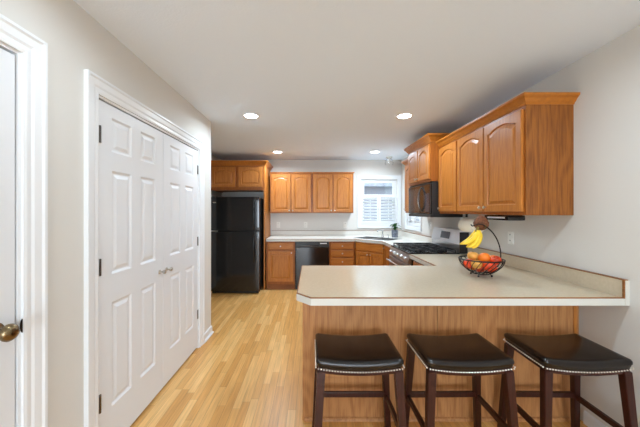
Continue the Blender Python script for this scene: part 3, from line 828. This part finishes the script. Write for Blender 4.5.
link('backguard_riser', bx(0.0, RW, D-0.105, D-0.01, 0.92, 1.02), M['steel'], t)
link('backguard_end', bx(RW, RW+0.003, D-0.115, D-0.01, 0.92, 1.165), M['black_soft'], t)
bm = bx(-0.12, 0.12, -0.003, 0.0, -0.045, 0.045); o = link('display', bm, M['bluelens'], bg_, loc=(RW/2+0.0, D-0.0985, 1.105)); o.rotation_euler = (-0.21, 0, 0)

# ------------------------------------------------------------------ microwave
t = thing('microwave', 'black over-the-range microwave with curved handle', 'microwave', (OX+0.015, 4.083, 0), -PI/2)
MW = 0.755; MD = XR-OX-0.018
link('housing', bx(0, MW, 0.0, MD, 1.337, 1.757, 0.003), M['black_soft'], t)
md = link('door', bx(0.004, 0.565, -0.025, 0, 1.375, 1.735, 0.006), M['black'], t)
link('window', bx(0.035, 0.44, -0.0275, -0.0245, 1.42, 1.69, 0.002), M['mwwin'], md)
pts = [(0.50, -0.024-0.05*math.sin(PI*u)**0.8, 1.40+0.31*u) for u in [i/14 for i in range(15)]]
link('handle', tube(B(), pts, 0.011, 10), M['darksteel'], md, True)
cp = link('control_panel', bx(0.57, MW-0.004, -0.023, 0, 1.375, 1.735, 0.005), M['black'], t)
link('keypad', bx(0.60, MW-0.03, -0.025, -0.0225, 1.40, 1.62), M['bluelens'], cp)
link('display', bx(0.60, MW-0.03, -0.025, -0.0225, 1.65, 1.70), M['blackglass'], cp)
bm = B()
for k in range(24): box(bm, 0.03+k*0.029, 0.05+k*0.029, -0.012, 0, 1.742, 1.754)
link('vent_grille', bm, M['black_soft'], t)
link('bottom_trim', bx(0, MW, -0.02, 0, 1.337, 1.372, 0.003), M['black_soft'], t)

# ------------------------------------------------------------------ under-cabinet things
t = thing('paper_towel_holder', 'white paper towel roll hung under the cabinet behind the bananas', 'paper towel', (1.615, 2.90, 1.262))
bm = lathe(B(), [(0.02, -0.125), (0.068, -0.125), (0.070, -0.122), (0.070, 0.122), (0.068, 0.125), (0.02, 0.125)], 28, Matrix.Rotation(PI/2, 4, 'X'))
link('paper_roll', bm, M['paper'], t, True)
bm = tube(B(), [(0, -0.14, 0), (0, 0.14, 0)], 0.008, 8)
for y in (-0.136, 0.136): box(bm, -0.012, 0.012, y-0.004, y+0.004, -0.012, 0.118)
link('bracket', bm, M['nickel'], t)
t = thing('under_cabinet_light', 'slim black unit mounted under the near end wall cabinet', 'light', (1.60, 2.39, 1.378))
link('housing', rbox(B(), 0.07, 0.155, 0.022, 0.008, (8, 12, 4), None, (0, 0, -0.023)), M['black'], t, True)
link('lens', bx(-0.072, -0.0695, -0.12, 0.10, -0.028, -0.016), M['steelpaint'], t)

def outlet(label, loc, rz):
    t = thing('wall_outlet', label, 'outlet', loc, rz)
    link('cover_plate', bx(-0.036, 0.036, -0.006, 0, -0.058, 0.058, 0.003), M['plastic'], t)
    for z in (-0.026, 0.026):
        r = link('receptacle', bx(-0.016, 0.016, -0.0085, -0.005, z-0.015, z+0.015, 0.002), M['plastic'], t)
        bm = bx(-0.008, -0.005, -0.0092, -0.008, z-0.002, z+0.008); box(bm, 0.005, 0.008, -0.0092, -0.008, z-0.002, z+0.008)
        link('slots', bm, M['dark'], r)
outlet('white outlet plate on the back wall nearest the fridge surround', (-0.68, YB, 1.13), 0)
outlet('white outlet plate on the back wall above the dishwasher', (-0.13, YB, 1.13), 0)
outlet('white outlet plate on the back wall nearest the shuttered window', (0.67, YB, 1.13), 0)
outlet('white outlet plate on the right wall behind the fruit basket', (XR, 2.61, 1.165), -PI/2)
outlet('white outlet plate on the right wall between the side window and the range', (XR, 4.35, 1.19), -PI/2)

# ------------------------------------------------------------------ ceiling lights
names = ['left of the two nearer recessed ceiling lights', 'right of the two nearer recessed ceiling lights', 'recessed ceiling light in front of the fridge-side wall cabinets', 'recessed ceiling light in front of the shuttered window',
         'recessed ceiling light over the closet side, just outside the top of the photo', 'recessed ceiling light above the stools, just outside the top of the photo', 'rear recessed fill light on the closet side, added out of view', 'rear recessed fill light on the peninsula side, added out of view']
for (x, y), nm, pw in zip(LIGHTS, names, CAN_POWER):
    t = thing('recessed_light', 'round white ' + nm if not nm.startswith(('left', 'right')) else nm + ', round with a white trim', 'ceiling light', (x, y, H))
    link('trim_ring', lathe(B(), [(0.070, 0.0), (0.070, -0.003), (0.078, -0.006), (0.095, -0.004), (0.098, 0.0)], 32, cap=False), M['trim'], t, True)
    link('lens', lathe(B(), [(0.0, -0.002), (0.069, -0.002), (0.069, -0.0005), (0, -0.0005)], 28), M['bulb'], t)
    l = area('lamp', (0, 0, -0.012), 0.13, pw, (0.70, 0.86, 1.0), spread=math.radians(165)); l.parent = t
t = thing('added_fill_pendant', 'white globe pendant added behind the camera as unseen fill light', 'ceiling light', (0.35, -1.6, H))  # invented pendant, added out of view to brighten the ceiling
link('canopy', lathe(B(), [(0.0, 0), (0.06, 0), (0.06, -0.02), (0.0, -0.02)], 24), M['nickel'], t, True)
link('cord', tube(B(), [(0, 0, -0.02), (0, 0, -0.42)], 0.004, 8), M['darkmetal'], t, True)
link('fill_globe', lathe(B(), [(0, -0.42)]+[(0.13*math.sin(PI*i/16), -0.55+0.13*math.cos(PI*i/16)) for i in range(1, 16)]+[(0, -0.68)], 28), M['globe'], t, True)
pl_ = bpy.data.lights.new('lamp', 'POINT'); pl_.energy = 90; pl_.color = (0.66, 0.84, 1.0); pl_.shadow_soft_size = 0.135
po = bpy.data.objects.new('lamp', pl_); COL.objects.link(po); po.parent = t; po.location = (0, 0, -0.55)
t = thing('ceiling_fixture', 'small ceiling fixture with clear glass shade over the sink corner', 'ceiling light', (1.47, 5.45, H))
link('canopy', lathe(B(), [(0.0, 0), (0.06, 0), (0.06, -0.012), (0.04, -0.03), (0.0, -0.03)], 24), M['nickel'], t, True)
link('glass_shade', lathe(B(), [(0.03, -0.03), (0.06, -0.06), (0.078, -0.11), (0.07, -0.15), (0.066, -0.15), (0.074, -0.11), (0.057, -0.062), (0.028, -0.034)], 28, cap=False), M['clearglass'], t, True)
link('bulb', lathe(B(), [(0.012, -0.03), (0.014, -0.06), (0.027, -0.09), (0.022, -0.115), (0, -0.122)], 18), M['plastic'], t, True)

# ------------------------------------------------------------------ bar stools
SW, SD = 0.232, 0.172      # half width, half depth
def make_stool(label):
    t = thing('bar_stool', label, 'stool', (0, 0, 0), 0, 'saddle stools at the peninsula')
    ST = 0.634
    def sad(x, y): return 0.020*(abs(x)/SW)**2 - 0.012
    def fn(x, y, z):
        zz = z + sad(x, y)
        if z > 0: zz += 0.008*math.cos(PI/2*min(1, abs(y)/SD))*math.cos(PI/2*min(1, abs(x)/SW)) - 0.002
        if z < 0: zz += 0
        return (x*(1-0.02*(z < 0)), y*(1-0.02*(z < 0)), zz)
    c = link('seat_cushion', rbox(B(), SW, SD, 0.028, 0.020, (26, 20, 8), fn, (0, 0, ST-0.032)), M['leather'], t, True)
    n = B(); zb = ST-0.032-0.026
    per = []
    st = 0.0145
    k = int(2*(SW-0.012)/st)
    for i in range(k+1):
        x = -SW+0.012+i*2*(SW-0.012)/k; per += [(x, -SD-0.0005), (x, SD+0.0005)]
    k = int(2*(SD-0.012)/st)
    for i in range(k+1):
        y = -SD+0.012+i*2*(SD-0.012)/k; per += [(-SW-0.0005, y), (SW+0.0005, y)]
    for x, y in per:
        r = bmesh.ops.create_icosphere(n, subdivisions=1, radius=0.0043)
        bmesh.ops.translate(n, verts=r['verts'], vec=(x, y, zb+sad(x, y)+0.003))
    tr = link('nailhead_trim', n, M['nail'], c, True); tr['kind'] = 'stuff'
    fr = B()
    rbox(fr, SW-0.012, SD-0.012, 0.014, 0.004, (20, 4, 2), lambda x, y, z: (x, y, z+sad(x, y)), (0, 0, ST-0.068))
    link('seat_frame', fr, M['stoolwood'], t)
    zt = ST-0.067
    tx, ty, bx_, by = SW-0.028, SD-0.026, SW+0.004, SD+0.008
    legp = {}
    for sx in (-1, 1):
        for sy in (-1, 1):
            p = (sx*bx_, sy*by, 0); q = (sx*tx, sy*ty, zt); legp[(sx, sy)] = (Vector(p), Vector(q))
            link('leg', bar(B(), p, q, 0.034, 0.034, 0.044, 0.040, bev=0.003), M['stoolwood'], t)
    def at(k, z): p, q = legp[k]; return p+(q-p)*(z/zt)
    def rail(k0, k1, z, name='stretcher'):
        a, b = at(k0, z), at(k1, z); d = (b-a); n = B()
        h, th = 0.032, 0.020
        if abs(d.x) > abs(d.y): box(n, a.x, b.x, a.y-th/2, a.y+th/2, z-h/2, z+h/2, 0.002)
        else: box(n, a.x-th/2, a.x+th/2, a.y, b.y, z-h/2, z+h/2, 0.002)
        link(name, n, M['stoolwood'], t)
    rail((-1, 1), (1, 1), 0.238); rail((-1, -1), (1, -1), 0.175, 'footrest')
    rail((-1, -1), (-1, 1), 0.228); rail((1, -1), (1, 1), 0.228)
    return t
s1 = make_stool('dark leather saddle stool nearest the open floor, leftmost of the three at the peninsula')
s1.location = (0.253, 1.665, 0)
dup(s1, loc=(0.835, 1.665, 0), rz=0.01, label='dark leather saddle stool in the middle of the three at the peninsula')
dup(s1, loc=(1.455, 1.665, 0), rz=-0.02, label='dark leather saddle stool beside the right wall, rightmost of the three')

# ------------------------------------------------------------------ fruit basket
BX, BYY = 1.295, 2.19
t = thing('fruit_basket', 'black wire fruit basket with tall banana hook on the peninsula counter', 'basket', (BX, BYY, TH+0.001))
Rr, Rb, hr = 0.152, 0.062, 0.128
circ = lambda r, z, n=40: [(r*math.cos(2*PI*k/n), r*math.sin(2*PI*k/n), z) for k in range(n)]
link('rim', tube(B(), circ(Rr, hr), 0.0055, 8, True), M['wire'], t, True)
link('base_ring', tube(B(), circ(Rb, 0.022), 0.004, 8, True), M['wire'], t, True)
bm = B(); tube(bm, [(-Rb, 0, 0.022), (Rb, 0, 0.022)], 0.003, 6); tube(bm, [(0, -Rb, 0.022), (0, Rb, 0.022)], 0.003, 6); link('base_cross', bm, M['wire'], t, True)
def bowl_r(z):   # radius of the bowl at height z
    u = max(0, min(1, (z-0.022)/(hr-0.022))); return Rb+(Rr-Rb)*math.sin(u*PI/2)**0.85 if u > 0 else Rb
NW = 22; base = None
for k in range(NW):
    a = 2*PI*k/NW
    if base is None:
        pts = [(bowl_r(0.022+(hr-0.022)*i/9)*math.cos(0.5*i/9), bowl_r(0.022+(hr-0.022)*i/9)*math.sin(0.5*i/9), 0.022+(hr-0.022)*i/9) for i in range(10)]
        base = link('wire', tube(B(), pts, 0.003, 6), M['wire'], t, True); o = base
    else: o = base.copy(); COL.objects.link(o); o.parent = t
    o.rotation_euler = (0, 0, a)
for k in range(4):
    a = PI/4+k*PI/2; x, y = 0.066*math.cos(a), 0.066*math.sin(a)
    bm = tube(B(), [(x*0.9, y*0.9, 0.022), (x*1.06, y*1.06, 0.010)], 0.003, 6); r = bmesh.ops.create_uvsphere(bm, u_segments=10, v_segments=8, radius=0.008); bmesh.ops.translate(bm, verts=r['verts'], vec=(x*1.08, y*1.08, 0.008))
    link('foot', bm, M['wire'], t, True)
# hook: rises from the right of the rim, arcs over the bowl
hk = [(0.148, 0, 0.128), (0.150, 0, 0.17), (0.142, 0, 0.22), (0.122, 0, 0.275), (0.092, 0, 0.325), (0.052, 0, 0.365), (0.015, 0, 0.388), (-0.022, 0, 0.394), (-0.05, 0, 0.385), (-0.066, 0, 0.380), (-0.078, 0, 0.392)]
def smooth_pts(p, n=5):
    out = []; P = [Vector(v) for v in p]
    for i in range(len(P)-1):
        p0, p1, p2, p3 = P[max(i-1, 0)], P[i], P[i+1], P[min(i+2, len(P)-1)]
        for k in range(n):
            u = k/n
            out.append(0.5*((2*p1)+(-p0+p2)*u+(2*p0-5*p1+4*p2-p3)*u*u+(-p0+3*p1-3*p2+p3)*u**3))
    out.append(P[-1]); return out
link('hook', tube(B(), smooth_pts(hk), 0.0045, 8), M['wire'], t, True)
# fruit
def apple_bm(r):
    bm = B()
    prof = []
    for i in range(17):
        a = -PI/2+PI*i/16
        rr = math.cos(a)*r*(1.0+0.05*math.sin(a)); z = math.sin(a)*r*0.92
        if i > 12: z -= (i-12)**2*0.0007*r/0.035
        if i < 2: z += (2-i)*0.002
        prof.append((max(rr, 0) if i not in (0, 16) else 0, z))
    return lathe(bm, prof, 20)
def orange_bm(r):
    bm = B(); bmesh.ops.create_uvsphere(bm, u_segments=24, v_segments=16, radius=r)
    for v in bm.verts: v.co.z *= 0.95
    return bm
zb = TH+0.026
spots = [('apple', -0.035, -0.03, 0.036, 'apple', 'red apple at the bottom of the fruit basket, front left'), ('apple', 0.04, -0.032, 0.036, 'apple', 'red apple at the bottom of the fruit basket, front right'),
         ('apple', 0.002, 0.042, 0.036, 'apple', 'red apple at the bottom of the fruit basket, at the back'),
         ('apple', -0.085, -0.012, 0.036, 'apple', 'red apple against the left wires of the basket'), ('apple', 0.0, -0.088, 0.036, 'apple', 'streaky red apple against the front wires of the basket'),
         ('orange', 0.088, -0.03, 0.037, 'orange', 'orange against the right wires of the basket'), ('apple', -0.06, -0.075, 0.035, 'appley', 'yellow apple at the front left of the basket'),
         ('apple', 0.062, -0.082, 0.034, 'apple', 'red apple at the front right of the basket'), ('orange', -0.05, 0.078, 0.037, 'orange', 'orange at the back left of the basket'),
         ('apple', 0.055, 0.075, 0.036, 'appley', 'yellow apple at the back right of the basket'),
         ('apple', -0.045, 0.01, 0.036, 'appley', 'pale yellow-orange apple on top of the pile, left of the hook'), ('orange', 0.04, 0.0, 0.039, 'orange', 'bright orange on top of the pile under the hook arch'),
         ]
zs = [0.036, 0.036, 0.036, 0.070, 0.070, 0.066, 0.078, 0.078, 0.078, 0.078, 0.118, 0.118]
spots = [q[:3]+(q[3]*1.08,)+q[4:] for q in spots]
P = [[x, y, 0.03+z+0.02] for (_, x, y, _, _, _), z in zip(spots, zs)]
Rf = [q[3] for q in spots]
for it in range(900):
    g = 0.0012 if it < 700 else 0.0
    for i in range(len(P)): P[i][2] -= g; P[i][0] *= 0.999; P[i][1] *= 0.999
    for _ in range(4):
        for i in range(len(P)):
            for j in range(i):
                d = Vector(P[i])-Vector(P[j]); ov = (Rf[i]+Rf[j])*1.005-d.length
                if ov > 0:
                    n_ = d.normalized()*ov/2
                    for c in range(3): P[i][c] += n_[c]; P[j][c] -= n_[c]
        for i in range(len(P)):
            P[i][2] = max(P[i][2], 0.0265+Rf[i])
            lim = bowl_r(min(P[i][2]-0.25*Rf[i], hr))-0.005-Rf[i]*0.97; q = math.hypot(P[i][0], P[i][1])
            if q > lim: P[i][0] *= lim/q; P[i][1] *= lim/q; P[i][2] += (q-lim)*0.5
for (nm, x, y, r, mm, lab), (x, y, z) in zip(spots, P):
    z += TH
    if nm == 'apple':
        o = thing('apple', lab, 'apple', (BX+x, BYY+y, z), group='fruit in the wire basket'); o.rotation_euler = (random.uniform(-.4, .4), random.uniform(-.4, .4), random.random()*6)
        link('flesh', apple_bm(r), M[mm], o, True); link('stem', tube(B(), [(0, 0, r*0.62), (0.002, 0, r*1.05)], 0.0013, 6), M['stem'], o)
    else:
        o = tag(link('orange', orange_bm(r), M['orange'], None, True, (BX+x, BYY+y, z)), lab, 'orange', 'fruit in the wire basket')
# bananas
HX, HZ = BX-0.034, TH+0.385
t = thing('banana_bunch', 'bunch of ripe yellow bananas hanging from the basket hook', 'bananas', (HX, BYY-0.002, HZ-0.022))
bm = tube(B(), [(0.01, 0, 0.013), (0.006, 0, -0.004), (0, 0, -0.025)], 0.01, 8, radii=[0.007, 0.011, 0.014]); link('stem', bm, M['stem'], t, True)
def banana(ax, spread, L=0.15, curve=0.8):
    """starts at the crown and hangs, curving out towards -x"""
    n = 14; pts = []; rad = []
    x = z = 0.0; y = 0.0; a0 = ax
    for i in range(n+1):
        u = i/n
        ang = a0+curve*u*1.9
        if i: x -= math.sin(ang)*L/n; z -= math.cos(ang)*L/n; y += spread*L/n
        pts.append((x, y, z))
        rad.append(0.0065 if u < 0.08 else (0.0165*min(1, (u-0.02)/0.22)**0.6 if u < 0.7 else 0.0165*max(0.28, math.cos((u-0.7)/0.3*1.3))))
    return tube(B(), pts, 0.016, 6 if False else 10, radii=rad)
for (ax, sp, dy, dx, L, cv) in ((0.25, -0.10, -0.02, -0.006, 0.165, 0.62), (-0.05, -0.12, -0.018, 0.006, 0.165, 0.66), (-0.32, -0.05, -0.012, 0.014, 0.16, 0.72), (0.15, 0.16, 0.014, -0.004, 0.16, 0.6), (-0.2, 0.14, 0.014, 0.008, 0.16, 0.66)):
    link('banana', banana(ax, sp, L, cv), M['banana'], t, True, (dx, dy, -0.014))
# brown knobbly bundle hanging at the hook
circ2 = [(0.0, -0.052+0.011*math.cos(2*PI*k/14), 0.038+0.011*math.sin(2*PI*k/14)) for k in range(14)]
t = thing('brown_bundle', 'brown knobbly bundle at the top of the hook above the bananas', 'ornament', (1.330, 2.250, 1.255))
bm = B(); bmesh.ops.create_icosphere(bm, subdivisions=4, radius=1)
for v in bm.verts:
    p = v.co.copy(); k = 0.054*(1-0.35*max(0, p.z))*(1+0.10*math.sin(9*p.x+3)*math.sin(8*p.y)*math.cos(7*p.z))
    v.co = Vector((p.x*k, p.y*k, 0.062+p.z*0.061))
link('husk', bm, M['brownknob'], t, True)
link('cord', tube(B(), circ2, 0.0022, 6, True), M['stem'], t)
